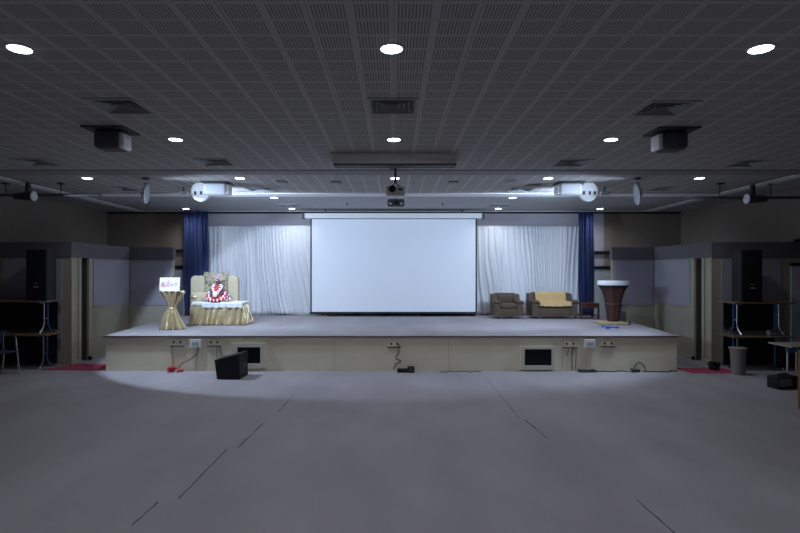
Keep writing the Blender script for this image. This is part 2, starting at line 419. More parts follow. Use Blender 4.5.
MB().box(-.1, .12, -.06, .06, 0, .075, .015).build('block', M['black'], t)
t = thing('multi_socket', 'taller black multi socket box beside the adapter at stage middle', 'adapter', (PX(410.5, YS), YS-.15, 0))
MB().box(-.07, .075, -.07, .07, 0, .12, .02).build('box', M['black'], t); MB().box(-.05, .05, -.075, -.07, .03, .09, .002).build('socket_face', M['dgrey'], t)
heap('cable_heap', PX(584, YS), .28, .08, .05, 26, .008, M['dgrey'], 'dark tangled cable heap on the floor right of the right vent')
def floorline(xs, label, r=.011, seed=1):
    random.seed(seed)
    pts = [(PX(x, YS), YS-.05-random.random()*.11, r) for x in xs]
    cable('floor_cable', pts, r, M['dgrey'], label)
floorline(range(592, 632, 5), 'dark cable on the floor between the tangled heap and the loop', seed=3)
heap('cable_heap', PX(632, YS), .12, .06, .05, 24, .012, M['dgrey'], 'small grey cable heap left of the raised cable loop')
floorline(range(640, 676, 5), 'dark cable on the floor near the right end of the stage', .014, seed=5)
floorline(range(440, 482, 5), 'thin cable on the floor right of the middle adapter', .007, seed=8)

# wedge monitor
t = thing('monitor_speaker', 'black wedge monitor speaker on the floor before the left vent', 'speaker', (PX(228.5, 10.12)+.01, 10.36, 0), R(-3))
def wedge(b, x0, x1, y0, y1, zl, zr, g=0, lean=.05):
    # outline in XZ (top rising to the right), extruded along Y
    o = [(x0+g, g), (x1-g, g), (x1-g-.01, zr-g), (x0-lean+g, zl-g)]
    A = [b.bm.verts.new((p[0], y0, p[1])) for p in o]; B = [b.bm.verts.new((p[0], y1, p[1])) for p in o]
    b.bm.faces.new(A); b.bm.faces.new(B[::-1])
    for i in range(4): b.bm.faces.new((B[i], B[(i+1) % 4], A[(i+1) % 4], A[i]))
    return b
wedge(MB(), -.22, .22, -.24, .24, .36, .485).build('cabinet', M['black'], t)
wedge(MB(), -.22, .22, -.25, -.24, .36, .485, .025).build('grille', M['grille'], t)
for cx, cz in ((-.19, .04), (.19, .04), (-.22, .32), (.18, .44)):
    MB().lathe([(.010, 0), (.010, .01)], 10, Matrix.Translation((cx, -.25, cz)) @ Matrix.Rotation(PI/2, 4, 'X')).build('corner_screw', M['dgrey'], t)
MB().box(.215, .225, -.08, .08, .2, .27, .003).build('handle', M['dgrey'], t)

# red mats
for s, xs, lab in ((-1, [(-7.35, 11.1), (-6.05, 11.0), (-6.05, 11.75), (-6.95, 11.75)], 'red floor mat beside the left end of the stage'),
                   (1, [(6.0, 10.75), (7.0, 10.7), (6.9, 11.25), (5.95, 11.25)], 'red floor mat beside the right end of the stage')):
    p = xs if s > 0 else xs
    tag(MB().poly(p, 0, .012).build('floor_mat', M['redmat']), lab, 'mat', 'red mats at the ends of the stage')

# ------------------------------------------------------------------ curtains
def curtain(name, xt0, xt1, xb0, xb1, y, z0, z1, folds, amp, m, label, group, seed, sweep=0, header=None):
    rnd = random.Random(seed); ph = [rnd.uniform(0, 6) for _ in range(6)]
    def fn(u, v):
        x = (xt0+(xt1-xt0)*u)*(1-v)+(xb0+(xb1-xb0)*u)*v
        uu = u+.04*math.sin(u*9+ph[0])+.02*math.sin(3*v+ph[1]+u*5)
        a = amp*(.45+.55*v)*(1+.5*math.sin(u*13+ph[2]))
        yy = y+a*math.sin(2*PI*folds*uu)+a*.5*math.sin(2*PI*folds*1.73*uu+ph[3]+v*1.4)+amp*.5*math.sin(u*7+v*3+ph[4])*v
        x += sweep*math.sin(PI*u)*v*v+.012*math.sin(v*8+u*30)
        zz = z1+(z0-z1)*v+(.02*math.sin(u*23+ph[5]) if v == 1 else 0)
        return (x, yy, zz)
    o = MB().grid(fn, int(folds*14), 24).build(name, m, smooth=True, thick=.006)
    if label: tag(o, label, 'curtain', group)
    return o
D = 16.05
curtain('white_curtain', PX(204, D), PX(256, D), PX(207, D), PX(263, D), D, STAGE+.01, 3.41, 17, .022, M['curtain'], 'white pleated curtain at left beside the blue curtain', 'white curtains at the back of the stage', 1, -.1)
curtain('white_curtain', PX(254, D), PX(392, D), PX(263.5, D), PX(392, D), D-.04, STAGE+.01, 3.42, 34, .022, M['curtain'], 'white pleated curtain running from mid left to behind the screen', 'white curtains at the back of the stage', 2, .1)
curtain('white_curtain', PX(392, D), PX(500, D), PX(392, D), PX(501, D), D-.02, STAGE+.01, 3.41, 28, .022, M['curtain'], 'white pleated curtain emerging right of the screen above the armchair', 'white curtains at the back of the stage', 3, -.1)
curtain('white_curtain', PX(498, D), PX(581, D), PX(499, D), PX(580, D), D, STAGE+.01, 3.41, 24, .022, M['curtain'], 'white pleated curtain hanging behind the gold covered sofa', 'white curtains at the back of the stage', 4, .1)
struct('trim_9', MB().tube([(-5.75, D+.03, 3.42), (5.75, D+.03, 3.42)], .015), M['grey'])
D2 = 15.8
curtain('blue_curtain', PX(183.5, D2), PX(208.5, D2), PX(184, D2), PX(209, D2), D2, STAGE+.01, CEIL-.03, 7, .05, M['blue'], 'wide dark blue curtain at the left of the stage', 'blue side curtains', 5)
curtain('blue_curtain', PX(578, D2), PX(594, D2), PX(579, D2), PX(594, D2), D2, STAGE+.01, CEIL-.05, 5, .05, M['blue'], 'narrow dark blue curtain at the right of the stage', 'blue side curtains', 6)

# ------------------------------------------------------------------ projection screen
ds = 15.55
t = thing('projection_screen', 'large white projection screen with black border hanging above the stage', 'projection screen', (0, ds, 0))
x0, x1 = PX(310.3, ds), PX(477, ds); zt, zb = PZ(218, ds), PZ(313.2, ds)
MB().box(x0, x1, -.004, .004, zb, zt).build('border', M['black'], t)
MB().box(x0+.045, x1-.045, -.008, -.004, zb+.04, zt-.035).build('screen_surface', M['screen'], t)
MB().tube([(x0-.02, 0, zb), (x1+.02, 0, zb)], .022, 10).build('bottom_bar', M['black'], t)
MB().box(PX(305, ds), PX(482, ds), -.1, .08, PZ(218.6, ds), PZ(213.4, ds), .02).build('housing', M['white'], t)
for xx in (PX(303.5, ds), PX(482.5, ds)): MB().box(xx-.03, xx+.05, -.11, .09, PZ(219, ds), PZ(213, ds), .01).build('end_cap', M['dgrey'], t)
for xx in (-2, 2): MB().box(xx-.02, xx+.02, -.02, .02, PZ(213.4, ds), CEIL).build('bracket', M['dgrey'], t)
tag(MB().box(PX(327, 15.7), PX(340, 15.7), 15.66, 15.78, STAGE, STAGE+.07, .02).build('cloth_bundle', M['orange']), 'small orange cloth bundle on the stage under the screen at left', 'cloth')
tag(MB().tube([(PX(420, 15.7), 15.75, STAGE+.03), (PX(445, 15.7), 15.72, STAGE+.04), (PX(476, 15.7), 15.75, STAGE+.03)], .03).build('black_pole', M['black'], smooth=True), 'black pole lying on the stage under the screen at right', 'pole')

# ------------------------------------------------------------------ seating on the stage
def sofa(x0, x1, d, h, name, label, cat, n, dep=.70):
    X0, X1 = PX(x0, d), PX(x1, d); w = (X1-X0)/2
    t = thing(name, label, cat, ((X0+X1)/2, d+dep/2, STAGE))
    k = h
    MB().box(-w+.02, w-.02, -dep/2+.03, dep/2, .07, k*.42, .02).build('base', M['sofa'], t, True)
    for sx in (-1, 1):
        a, c = (-w, -w+.17) if sx < 0 else (w-.17, w)
        ar = MB().prism([(-dep/2, .07), (dep/2, .07), (dep/2, k*.96), (dep/2-.2, k*.94), (dep/2-.3, k*.66), (-dep/2+.06, k*.64), (-dep/2, k*.58)], a, c).build('armrest', M['sofa'], t)
        MB().box(a-.01, c+.01, -dep/2-.02, dep/2-.25, k*.6, k*.72, .035, 3).build('arm_pad', M['sofa'], ar, True)
    MB().box(-w+.1, w-.1, dep/2-.2, dep/2, k*.3, k, .05, 3).build('backrest', M['sofa'], t, True)
    cw = (2*w-.34)/n
    for i in range(n):
        a = -w+.17+cw*i
        MB().box(a+.004, a+cw-.004, -dep/2-.01, dep/2-.18, k*.42, k*.62, .04, 3).build('seat_cushion', M['sofa'], t, True)
        MB().box(a+.004, a+cw-.004, dep/2-.32, dep/2-.17, k*.6, k*.93, .05, 3).build('back_cushion', M['sofa'], t, True)
    for sx in (-1, 1):
        for sy in (-1, 1):
            MB().lathe([(.02, 0), (.028, .07)], 10, Matrix.Translation((sx*(w-.22), sy*(dep/2-.12)-.03, 0))).build('leg', M['chrome'], t)
    return t, w, k, dep
dS = 14.75
sofa(494.5, 523.5, dS, .70, 'armchair', 'olive brown upholstered armchair standing right of the projection screen', 'armchair', 1)
t, w, k, dep = sofa(532.5, 577.5, dS, .72, 'two_seat_sofa', 'olive brown two-seat sofa with a gold cover on the stage', 'sofa', 2)
loc = t.location.copy()
def cover(u, v):
    x = (-w+.19+(2*w-.38)*u) + (.02*math.sin(v*9))
    path = [(dep/2+.02, k*.7), (dep/2+.0, k+.012), (dep/2-.2, k+.012), (dep/2-.335, k*.93), (dep/2-.345, k*.66), (-dep/2-.02, k*.635), (-dep/2-.03, k*.5)]
    q = v*(len(path)-1); i = min(int(q), len(path)-2); f = q-i
    y = path[i][0]*(1-f)+path[i+1][0]*f; z = path[i][1]*(1-f)+path[i+1][1]*f
    z += .006*math.sin(u*26)+.003*math.sin(u*61+v*20)
    if i == 5: z -= .02*f*math.sin(u*PI)
    return (x, y-.008, z+.004)
o = MB().grid(cover, 40, 30).build('sofa_throw', M['gold'], smooth=True, thick=.012); o.location = loc
tag(o, 'gold fabric throw spread over the back and seat of the sofa', 'throw')

# side table between sofa and podium
t = thing('side_table', 'dark red-brown wooden side table between the sofa and the podium', 'side table', (PX(587.5, 14.9), 14.95, STAGE))
w = .26
MB().box(-w, w, -.26, .26, .40, .435, .006).build('top', M['sidewood'], t)
for sx in (-1, 1):
    for sy in (-1, 1): MB().box(sx*(w-.025)-.022, sx*(w-.025)+.022, sy*.23-.022, sy*.23+.022, 0, .40).build('leg', M['sidewood'], t)
MB().box(-w+.03, w-.03, -.23, .23, .09, .11).build('shelf', M['sidewood'], t)
MB().box(-w+.03, w-.03, -.24, -.22, .31, .40).build('apron', M['sidewood'], t)

# podium
dp = 13.73
t = thing('pallet_base', 'flat yellow wooden board base on the stage under the podium', 'base board', (PX(611, 13.4), 13.42, STAGE))
MB().box(-.33, .33, -.30, .30, .012, .055, .006).build('board', M['pallet'], t)
for q in (-.25, 0, .25): MB().box(q-.06, q+.06, -.29, .29, 0, .013).build('runner', M['pallet'], t)
MB().lathe([(.03, 0), (.03, .09)], 12, Matrix.Translation((.36, -.26, 0))).build('corner_knob', M['dgrey'], t)
t = thing('podium', 'dark mahogany flared podium with a white drum top on the stage', 'podium', (PX(612.5, 13.55), 13.5, STAGE+.055))
prof = [(.155, 0), (.16, .03), (.175, .16), (.19, .30), (.215, .40), (.228, .43), (.21, .46), (.225, .54), (.255, .66), (.30, .77), (.365, .86), (.385, .885)]
prof = [(a_*.9, z_) for a_, z_ in prof]
pb = MB().lathe(prof, 8, rot=PI/8, sy=.8).build('body', M['podium'], t)
for a in range(8):
    an = PI/8+a*PI/4
    MB().tube([(r*math.cos(an)*1.005, r*math.sin(an)*.805, z) for r, z in prof[1:]], .011, 6).build('corner_rib', M['podium'], pb)
MB().lathe([(.34, .875), (.375, .885), (.375, .915)], 40, sy=.8).build('rim', M['black'], t, True)
MB().lathe([(.38, .915), (.39, .925), (.39, 1.02), (.38, 1.035)], 48, sy=.8).build('drum_top', M['white'], t, True)
MB().lathe([(.36, 1.035), (.35, 1.04)], 48, sy=.8).build('writing_surface', M['dgrey'], t, True)
cable('blue_cable', [(PX(603, 12.5), 12.55, STAGE+.01), (PX(607, 12.5), 12.75, STAGE+.012), (PX(610, 12.3), 12.35, STAGE+.012), (PX(606, 12.3), 12.25, STAGE+.015), (PX(612, 12.3), 12.55, STAGE+.012), (PX(617, 12.4), 12.35, STAGE+.01), (PX(621, 12.4), 12.6, STAGE+.01)], .014, M['cyan'], 'blue cable lying loose on the stage in front of the podium')
t = thing('stage_box', 'small dark olive box on the stage right of the podium', 'box', (5.93, 14.0, STAGE))
MB().box(-.13, .13, -.1, .1, 0, .26, .01).build('body', M['green'], t); MB().box(-.1, .1, -.106, -.1, .1, .16).build('label_strip', M['dgrey'], t)

# ------------------------------------------------------------------ sign stand with satin drape
dd = 12.2
t = thing('draped_stand', 'stand draped in gold satin tied at the waist on stage left', 'draped stand', (PX(172, dd), dd, STAGE))
def drape(u, v):
    a = 2*PI*u
    z = .87*(1-v)
    if v < .45: f = v/.45; f = f*f*(3-2*f); rx = .215*(1-f)+.07*f; ry = .15*(1-f)+.065*f
    else: f = (v-.45)/.55; f = f**.75; rx = .07*(1-f)+.235*f; ry = .065*(1-f)+.19*f
    am = .17+.18*abs(v-.45)*1.8
    r = 1+am*math.sin(a*11+2*v)+.06*math.sin(a*19+4*v)
    x = rx*r*math.cos(a); y = ry*r*math.sin(a)
    if v < .25: n_ = 2.6; 
    return (x+(.02*math.sin(v*7)), y, max(z, .004))
MB().grid(drape, 150, 36).build('satin_drape', M['satin'], t, True, .004)
b = MB(); b.lathe([(.09, .455), (.10, .475), (.09, .50)], 20); b.build('tie', M['satin'], t, True)
MB().box(-.24, .23, -.16, .16, .855, .88, .01).build('top_board', M['satin'], t)
MB().lathe([(.04, .0), (.03, .05), (.03, .86)], 10).build('pole', M['dgrey'], t)
MB().lathe([(.28, 0), (.28, .012)], 24, sy=.8).build('foot_plate', M['dgrey'], t)
sg = thing('name_board', 'white board with red lettering standing on the satin draped stand', 'sign', (PX(170.5, dd)-.0, dd-.04, STAGE+.88))
w = .24
MB().box(-.235, .225, -.012, .012, 0, .30, .004, mtx=Matrix.Rotation(R(-6), 4, 'X')).build('board', M['white'], sg)
def strokes():
    b = MB()
    def ln(x0, z0, x1, z1, r=.0045):
        b.tube([(x0, -.016+z0*.105, z0), (x1, -.016+z1*.105, z1)], r, 5)
    # four squat clusters of red characters, small mark above, as far as they can be read
    X0 = -.19
    for (cx, segs) in [(X0, [(0, .09, 0, .14), (0, .14, .035, .14), (.035, .14, .035, .09), (0, .09, .035, .09), (.05, .09, .05, .14), (.05, .14, .085, .14), (.085, .14, .085, .09), (.05, .09, .085, .09), (.02, .155, .07, .155), (.02, .155, .02, .19), (.07, .155, .07, .19), (.02, .19, .07, .19)]),
                       (X0+.115, [(0, .19, .075, .19), (.035, .19, .035, .11), (.035, .15, .075, .13), (0, .11, .075, .095), (.01, .15, .0, .12)]),
                       (X0+.215, [(0, .18, 0, .11), (0, .11, .05, .11), (.05, .11, .06, .15), (.02, .15, .06, .15)]),
                       (X0+.30, [(.03, .2, .03, .085), (0, .165, .065, .165), (.01, .13, .055, .13)])]:
        for s_ in segs: ln(cx+s_[0], s_[1], cx+s_[2], s_[3])
    ln(-.03, .235, -.005, .235); ln(-.018, .225, -.018, .25)
    return b
strokes().build('red_lettering', M['red_ink'], sg)

# ------------------------------------------------------------------ ceremonial chair
dt = 13.0
xc = PX(216.5, dt)
t = thing('ceremonial_seat', 'beige upholstered wide seat with gold satin skirt on stage left', 'seat', (xc, 13.45, STAGE))
W_ = .62
MB().box(-W_+.03, W_-.03, -.40, .2, .06, .50, .03).build('seat_base', M['beigevelvet'], t, True)
# back : rounded top
o = MB().box(-W_-.24, .34, .16, .32, .1, 1.21, .0)
es = [e for e in o.bm.edges if abs(e.verts[0].co.x-e.verts[1].co.x) < 1e-4 and abs(e.verts[0].co.z-e.verts[1].co.z) < 1e-4 and e.verts[0].co.z > 1]
bmesh.ops.bevel(o.bm, geom=es, offset=.12, segments=6, affect='EDGES', profile=.5)
o.build('backrest', M['beigevelvet'], t, True)
MB().box(-W_-.12, -W_+.34, -.24, .2, .5, .80, .07, 4).build('armrest', M['beigevelvet'], t, True)
MB().ball((-W_+.0, -.2, .68), .09, 1.3, 1, .8).ball((-W_+.27, -.2, .63), .08, 1.8, 1, .6).build('arm_drape', M['satin'], t, True)
def skirt(u, v):
    L1 = .60; tot = 2*W_+2*L1
    s = u*tot; 
    fl_ = .05*v
    fo = .05*(.35+v)*math.sin(u*88+4.5*v+math.sin(u*17)*1.5)+.012*math.sin(u*190+v*3)
    if s < L1: x = -W_-fl_-fo; y = .18-s
    elif s < L1+2*W_: x = -W_+(s-L1)+.06*v*math.sin(u*20); y = -.42-fl_*1.2-fo
    else: x = W_+fl_+fo; y = -.42+(s-L1-2*W_)
    return (x, y, .52*(1-v)+.008)
MB().grid(skirt, 300, 12).build('satin_skirt', M['satin'], t, True, .004)
MB().box(-W_-.01, W_+.01, -.44, .18, .48, .57, .035, 4).build('seat_pad', M['lace'], t, True)
def overlay(u, v):
    x = -W_+.26+(2*W_-.26)*u
    y = -.458-.012*math.sin(u*40)*v; z = .55-.125*v+.008*math.sin(u*31)*v
    return (x, y, z)
MB().grid(overlay, 60, 6).build('lace_valance', M['lace'], t, True, .006)
# cushion
cu = thing('patterned_cushion', 'square beige patterned cushion leaning on the ceremonial seat back', 'cushion', (PX(215, 13.5), 13.50, STAGE+.57))
def pill(x0, x1, z0, z1, th, n=14):
    b = MB()
    for sgn in (-1, 1):
        def fn(u, v):
            q = (math.sin(PI*u)*math.sin(PI*v))**.45 if 0 < u < 1 and 0 < v < 1 else 0
            cx = x0+(x1-x0)*u; cz = z0+(z1-z0)*v
            # pulled in sides, pointed corners
            cx += (.5-u)*.09*math.sin(PI*v); cz += (.5-v)*.09*math.sin(PI*u)
            return (cx, sgn*th*q, cz)
        b.grid(fn, n, n)
    return b
cmt = mat('cushion_pattern', (.42, .37, .25), .7, nscale=14, col2=(.10, .08, .06))
o = pill(-.33, .33, .0, .76, .07).build('cushion_body', cmt, cu, True); o.rotation_euler = (R(-8), 0, 0)
# figurine
fg = thing('garlanded_figurine', 'small seated figurine in red and white garlands on the ceremonial seat', 'figurine', (PX(218.5, 13.3), 13.27, STAGE+.57))
fg.scale = (.82, .9, 1.08)
body = MB()
me = bpy.data.meshes.new('body'); 
vs = [(0, 0, .08), (0, 0, .2), (0, 0, .32), (0, -.01, .40), (0, -.02, .46), (0, -.025, .52), (-.14, 0, .33), (-.21, -.05, .23), (-.12, -.15, .17), (.14, 0, .33), (.21, -.05, .23), (.12, -.15, .17),
      (-.16, -.02, .07), (-.30, -.12, .07), (-.08, -.22, .05), (.16, -.02, .07), (.30, -.12, .07), (.08, -.24, .05)]
es = [(0, 1), (1, 2), (2, 3), (3, 4), (4, 5), (2, 6), (6, 7), (7, 8), (2, 9), (9, 10), (10, 11), (0, 12), (12, 13), (13, 14), (0, 15), (15, 16), (16, 17)]
rad = [.11, .10, .09, .04, .075, .06, .045, .038, .03, .045, .038, .03, .075, .055, .035, .075, .055, .035]
me.from_pydata(vs, es, []); bo = bpy.data.objects.new('body', me); C.objects.link(bo); bo.parent = fg
sk = bo.modifiers.new('skin', 'SKIN')
for i, r in enumerate(rad): me.skin_vertices[0].data[i].radius = (r, r)
me.skin_vertices[0].data[0].use_root = True
sb = bo.modifiers.new('sub', 'SUBSURF'); sb.levels = 2; sb.render_levels = 2
me.materials.append(M['skin'])
for sx in (-1, 1):
    MB().ball((sx*.025, -.085, .485), .011, 1.3, .6, 1).build('eye', M['white'], fg, True)
MB().ball((0, -.098, .465), .013, .8, 1, 1.2).build('nose', M['skin'], fg, True)
MB().ball((0, -.09, .437), .014, 1.5, .5, .5).build('mouth', M['red'], fg, True)
MB().lathe([(.085, .52), (.08, .55), (.06, .585), (.05, .6), (.02, .62)], 16).build('crown', M['mauve'], fg, True)
# robe
MB().lathe([(.30, .0), (.29, .05), (.23, .12), (.17, .20), (.155, .30), (.12, .36)], 24, sy=.75).build('robe', M['red'], fg, True)
def garland(pts, r, mats, n, nm):
    P = [Vector(p) for p in pts]
    for c_, mm in enumerate(mats):
        b = MB()
        for i in range(n):
            if i % len(mats) != c_: continue
            q = i/(n-1)*(len(P)-1); j = min(int(q), len(P)-2); f = q-j
            p = P[j].lerp(P[j+1], f)
            b.ball(p, r*random.uniform(.85, 1.15), u=8, v=6)
        b.build(nm, mm, fg, True)
def arc(cx, cz, rx, rz, y0, y1, n=20, a0=0, a1=1):
    out = []
    for i in range(n+1):
        a = PI*(a0+(a1-a0)*i/n)
        out.append((cx+rx*math.cos(a), y0+(y1-y0)*math.sin(a), cz-rz*math.sin(a)))
    return out
garland(arc(0, .38, .10, .26, -.06, -.22), .028, [M['white'], M['white'], M['red']], 26, 'garland')
garland(arc(0, .36, .15, .15, -.04, -.2), .026, [M['white'], M['pink']], 24, 'garland')
garland(arc(0, .22, .25, .20, -.05, -.27), .036, [M['red'], M['white'], M['pink'], M['white']], 32, 'garland')
garland(arc(0, .14, .33, .11, -.05, -.30), .038, [M['white'], M['red'], M['red']], 30, 'garland')
garland([(-.36, -.1, .05), (-.2, -.22, .03), (0, -.27, .03), (.2, -.22, .03), (.38, -.1, .06)], .036, [M['skin'], M['white'], M['pink']], 26, 'flower_border')
MB().ball((0, -.26, .17), .07, 1.1, .5, 1).build('flower_cluster', M['white'], fg, True)

# ------------------------------------------------------------------ folding tables
def table(label, X0, X1, yf, z0, h, topm, legs=(0, 1), group='folding tables', dep=.58, name='folding_table'):
    t = thing(name, label, 'table', ((X0+X1)/2, yf+dep/2, z0), 0, group)
    w = (X1-X0)/2
    MB().box(-w, w, -dep/2, dep/2, h-.03, h, .008).build('tabletop', topm, t)
    MB().box(-w+.1, w-.1, dep/2-.06, dep/2-.045, .06, h-.03).build('shade_panel', M['black'], t)  # black sheet standing in for the shade under the tabletop
    for i in legs:
        lx = -w+.2 if i == 0 else w-.2
        MB().box(lx-.03, lx+.03, -dep/2+.05, dep/2-.08, h-.055, h-.03).build('leg_bracket', M['steelblue'], t)
        for sy in (-1, 1):
            MB().tube([(lx, sy*.06, h-.05), (lx, sy*.06, .2), (lx, sy*.09, .14), (lx, sy*.15, .07), (lx, sy*.21, .014)], .016, 8).build('leg', M['steelblue'] if sy > 0 else M['chrome'], t, True)
        MB().box(lx-.01, lx+.01, -.07, .07, .3, .33).build('crossbar', M['steelblue'], t)
    return t
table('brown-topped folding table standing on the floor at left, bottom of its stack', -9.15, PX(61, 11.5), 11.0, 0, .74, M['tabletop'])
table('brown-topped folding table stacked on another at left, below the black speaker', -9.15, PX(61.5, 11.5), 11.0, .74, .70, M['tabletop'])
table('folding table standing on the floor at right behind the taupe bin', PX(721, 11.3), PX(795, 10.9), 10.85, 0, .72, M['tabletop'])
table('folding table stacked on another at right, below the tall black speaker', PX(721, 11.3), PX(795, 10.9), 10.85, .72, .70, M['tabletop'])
# near table at the right edge
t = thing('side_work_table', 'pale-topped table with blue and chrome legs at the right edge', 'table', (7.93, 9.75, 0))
MB().box(-.88, .88, -.3, .3, .69, .72, .01).build('tabletop', M['paletop'], t)
for lx in (-.80, .62):
    for sy in (-1, 1):
        MB().tube([(lx-.08 if sy < 0 else lx+.08, -.2, .69), (lx-.08 if sy < 0 else lx+.08, -.2, .02)], .017, 8).build('leg', M['chrome'], t, True)
    MB().box(lx-.1, lx+.1, -.215, -.185, .60, .69).build('leg_plate', M['steelblue'], t)
    MB().box(lx-.1, lx+.1, -.215, -.185, .02, .06).build('foot_bar', M['steelblue'], t)
MB().box(-.8, .8, .2, .22, .25, .69).build('shade_panel', M['black'], t)
# speakers
def speaker(x0, x1, y0, z0, d, label, rz):
    X0, X1 = PX(x0, d), PX(x1, d); w = (X1-X0)/2; h = PZ(y0, d)-z0
    t = thing('loudspeaker', label, 'speaker', ((X0+X1)/2, d+.22, z0), rz, 'tall black loudspeakers')
    MB().poly([(-w, -.2), (w, -.2), (w*.9, .14), (-w*.9, .14)], 0, h).build('cabinet', M['black'], t)
    MB().box(-w+.02, w-.02, -.215, -.2, .03, h-.03, .005).build('grille', M['grille'], t)
    MB().box(-.05, .06, -.222, -.215, .28, .30).box(-.03, .04, -.222, -.215, .36, .37).build('badge', M['grey'], t)
speaker(25.5, 46, 249.5, 1.44, 11.05, 'tall black loudspeaker on the stacked tables at left', 0)
speaker(742, 763, 250, 1.42, 10.9, 'tall black loudspeaker on the stacked tables at right', 0)
# things on and under right tables
t = thing('small_box', 'small grey box on the lower right stacked table', 'box', (PX(772, 11.1), 11.1, .72))
MB().box(-.08, .08, -.06, .06, 0, .10, .006).build('body', M['grey'], t); MB().box(-.08, .08, -.065, -.06, .07, .1).build('lid_edge', M['dgrey'], t)
t = thing('wire_rack', 'small chrome wire rack on the lower right stacked table', 'rack', (PX(727, 11.0), 11.05, .728))
for q in range(4): MB().tube([(-.12+q*.07, -.06, .0), (-.12+q*.07, -.06, .14+.04*(q % 2)), (-.12+q*.07, .06, .10), (-.12+q*.07, .06, 0)], .006, 6).build('wire', M['chrome'], t, True)
MB().tube([(-.14, -.06, .05), (.12, -.06, .05)], .006, 6).build('front_wire', M['chrome'], t)
t = thing('waste_bin', 'taupe plastic waste bin on the floor by the right tables', 'bin', (PX(735.5, 10.7), 10.62, 0))
MB().lathe([(.115, 0), (.12, .02), (.145, .50), (.155, .505), (.158, .53), (.145, .53), (.11, .03)], 28).build('body', M['bin'], t, True)
MB().lathe([(.158, .50), (.165, .51), (.165, .525), (.156, .535)], 28).build('rim', M['bin'], t, True)
heap('cable_heap', PX(718, 10.9), .14, .12, .16, 46, .012, M['black'], 'black cable heap on the floor left of the taupe bin', y=11.05)
t = thing('amplifier_box', 'small black amplifier box with grey buttons on the floor at right', 'amplifier', (PX(786, 9.3), 9.38, 0), R(10))
MB().box(-.21, .21, -.12, .12, 0, .22, .02).build('case', M['black'], t)
MB().box(-.2, .06, -.13, -.12, .05, .20, .004).build('control_panel', M['dgrey'], t)
b = MB()
for i in range(6):
    for j in range(3): b.box(-.18+i*.038, -.158+i*.038, -.137, -.13, .07+j*.042, .09+j*.042)
b.build('button_grid', M['grey'], t)
MB().tube([(-.1, 0, .22), (-.1, 0, .25), (.1, 0, .25), (.1, 0, .22)], .012).build('handle', M['dgrey'], t)
heap('cable_heap', PX(768, 9.6), .10, .08, .03, 24, .010, M['black'], 'black cable heap on the floor beside the amplifier box', y=9.42)
# left chair
def metal_chair(loc, rz, label):
    t = thing('stacking_chair', label, 'chair', loc, rz)
    MB().box(-.22, .22, -.22, .22, .43, .47, .02, 3).build('seat', M['chairblue'], t, True)
    MB().box(-.22, .22, .20, .235, .60, .86, .015, 3).build('backrest', M['chairblue'], t, True)
    for sx in (-1, 1):
        MB().tube([(sx*.235, .235, .84), (sx*.235, .22, .5), (sx*.235, .20, .40), (sx*.24, .27, .01)], .017).build('rear_leg', M['chrome'], t, True)
        MB().tube([(sx*.235, .22, .84), (sx*.235, .0, .80), (sx*.235, -.15, .72), (sx*.235, -.20, .42), (sx*.24, -.25, .01)], .017).build('front_leg', M['chrome'], t, True)
    return t
metal_chair((-7.83, 10.55, 0), R(68), 'navy chair with chrome legs at the left edge beside the tables')
# wooden chair right edge
t = thing('wooden_chair', 'brown wooden chair cut off by the right edge of the view', 'chair', (6.30, 7.75, 0), R(-90))
MB().box(-.2, .2, -.22, .2, .43, .46, .01).build('seat', M['orangepost'], t)
for sx in (-1, 1):
    MB().box(sx*.2-.02, sx*.2+.02, .18, .22, 0, .43).build('front_leg', M['orangepost'], t)
    MB().box(sx*.2-.02, sx*.2+.02, -.26, -.22, 0, .88).build('back_leg', M['orangepost'], t)
for z in (.55, .68, .81): MB().box(-.18, .18, -.25, -.23, z, z+.06).build('back_slat', M['orangepost'], t)

# ------------------------------------------------------------------ ceiling fittings
COOL = (.82, .87, 1.0)
rows = [(4.30, [-3.02, -.02, 2.96]), (7.27, [-2.98, 0, 2.96]), (10.3, [-5.93, -2.98, .02, 2.98, 5.9]), (13.05, [-2.93, 2.90]), (15.35, [-5.99, -2.94, 3.0, 5.93])]
WHERE = {4.30: 'front row nearest the viewer', 7.27: 'second row', 10.3: 'middle row', 13.05: 'row above the front of the stage', 15.35: 'back row near the curtains'}
SIDE = {3: ['left', 'centre', 'right'], 5: ['far left', 'inner left', 'centre, behind the projector', 'inner right', 'far right'], 2: ['left', 'right'], 4: ['far left', 'inner left', 'inner right', 'far right']}
proto = thing('downlight', '', 'ceiling light', (0, 0, CEIL), 0, 'round recessed ceiling lights')
MB().lathe([(.10, 0), (.10, -.008), (.086, -.012), (.086, -.001)], 28).build('frame', M['white'], proto)
MB().lathe([(.084, -.001), (.084, -.014), (.076, -.016)], 28).build('lens', M['lens'], proto, True)
dl = bpy.data.lights.new('downlight_lamp', 'SPOT'); dl.energy = 70; dl.color = COOL; dl.spot_size = R(157); dl.spot_blend = .95; dl.shadow_soft_size = .07
lo = bpy.data.objects.new('downlight_lamp', dl); C.objects.link(lo); lo.parent = proto; lo.location = (0, 0, -.03)
first = True
for y, xs in rows:
    for i, x in enumerate(xs):
        o = proto if first else copy_tree(proto); first = False
        o.location = (x, y, CEIL); o['label'] = 'glowing round ceiling light, %s, %s' % (WHERE[y], SIDE[len(xs)][i])
# rows of the same lights behind the viewpoint light the near floor
for y in (1.3, -1.7):
    for i, x in enumerate((-3, 0, 3)):
        o = copy_tree(proto); o.location = (x, y, CEIL); o['label'] = 'round ceiling light behind the viewpoint, %s of the %s row' % (('left', 'centre', 'right')[i], 'nearer' if y > 0 else 'farther')

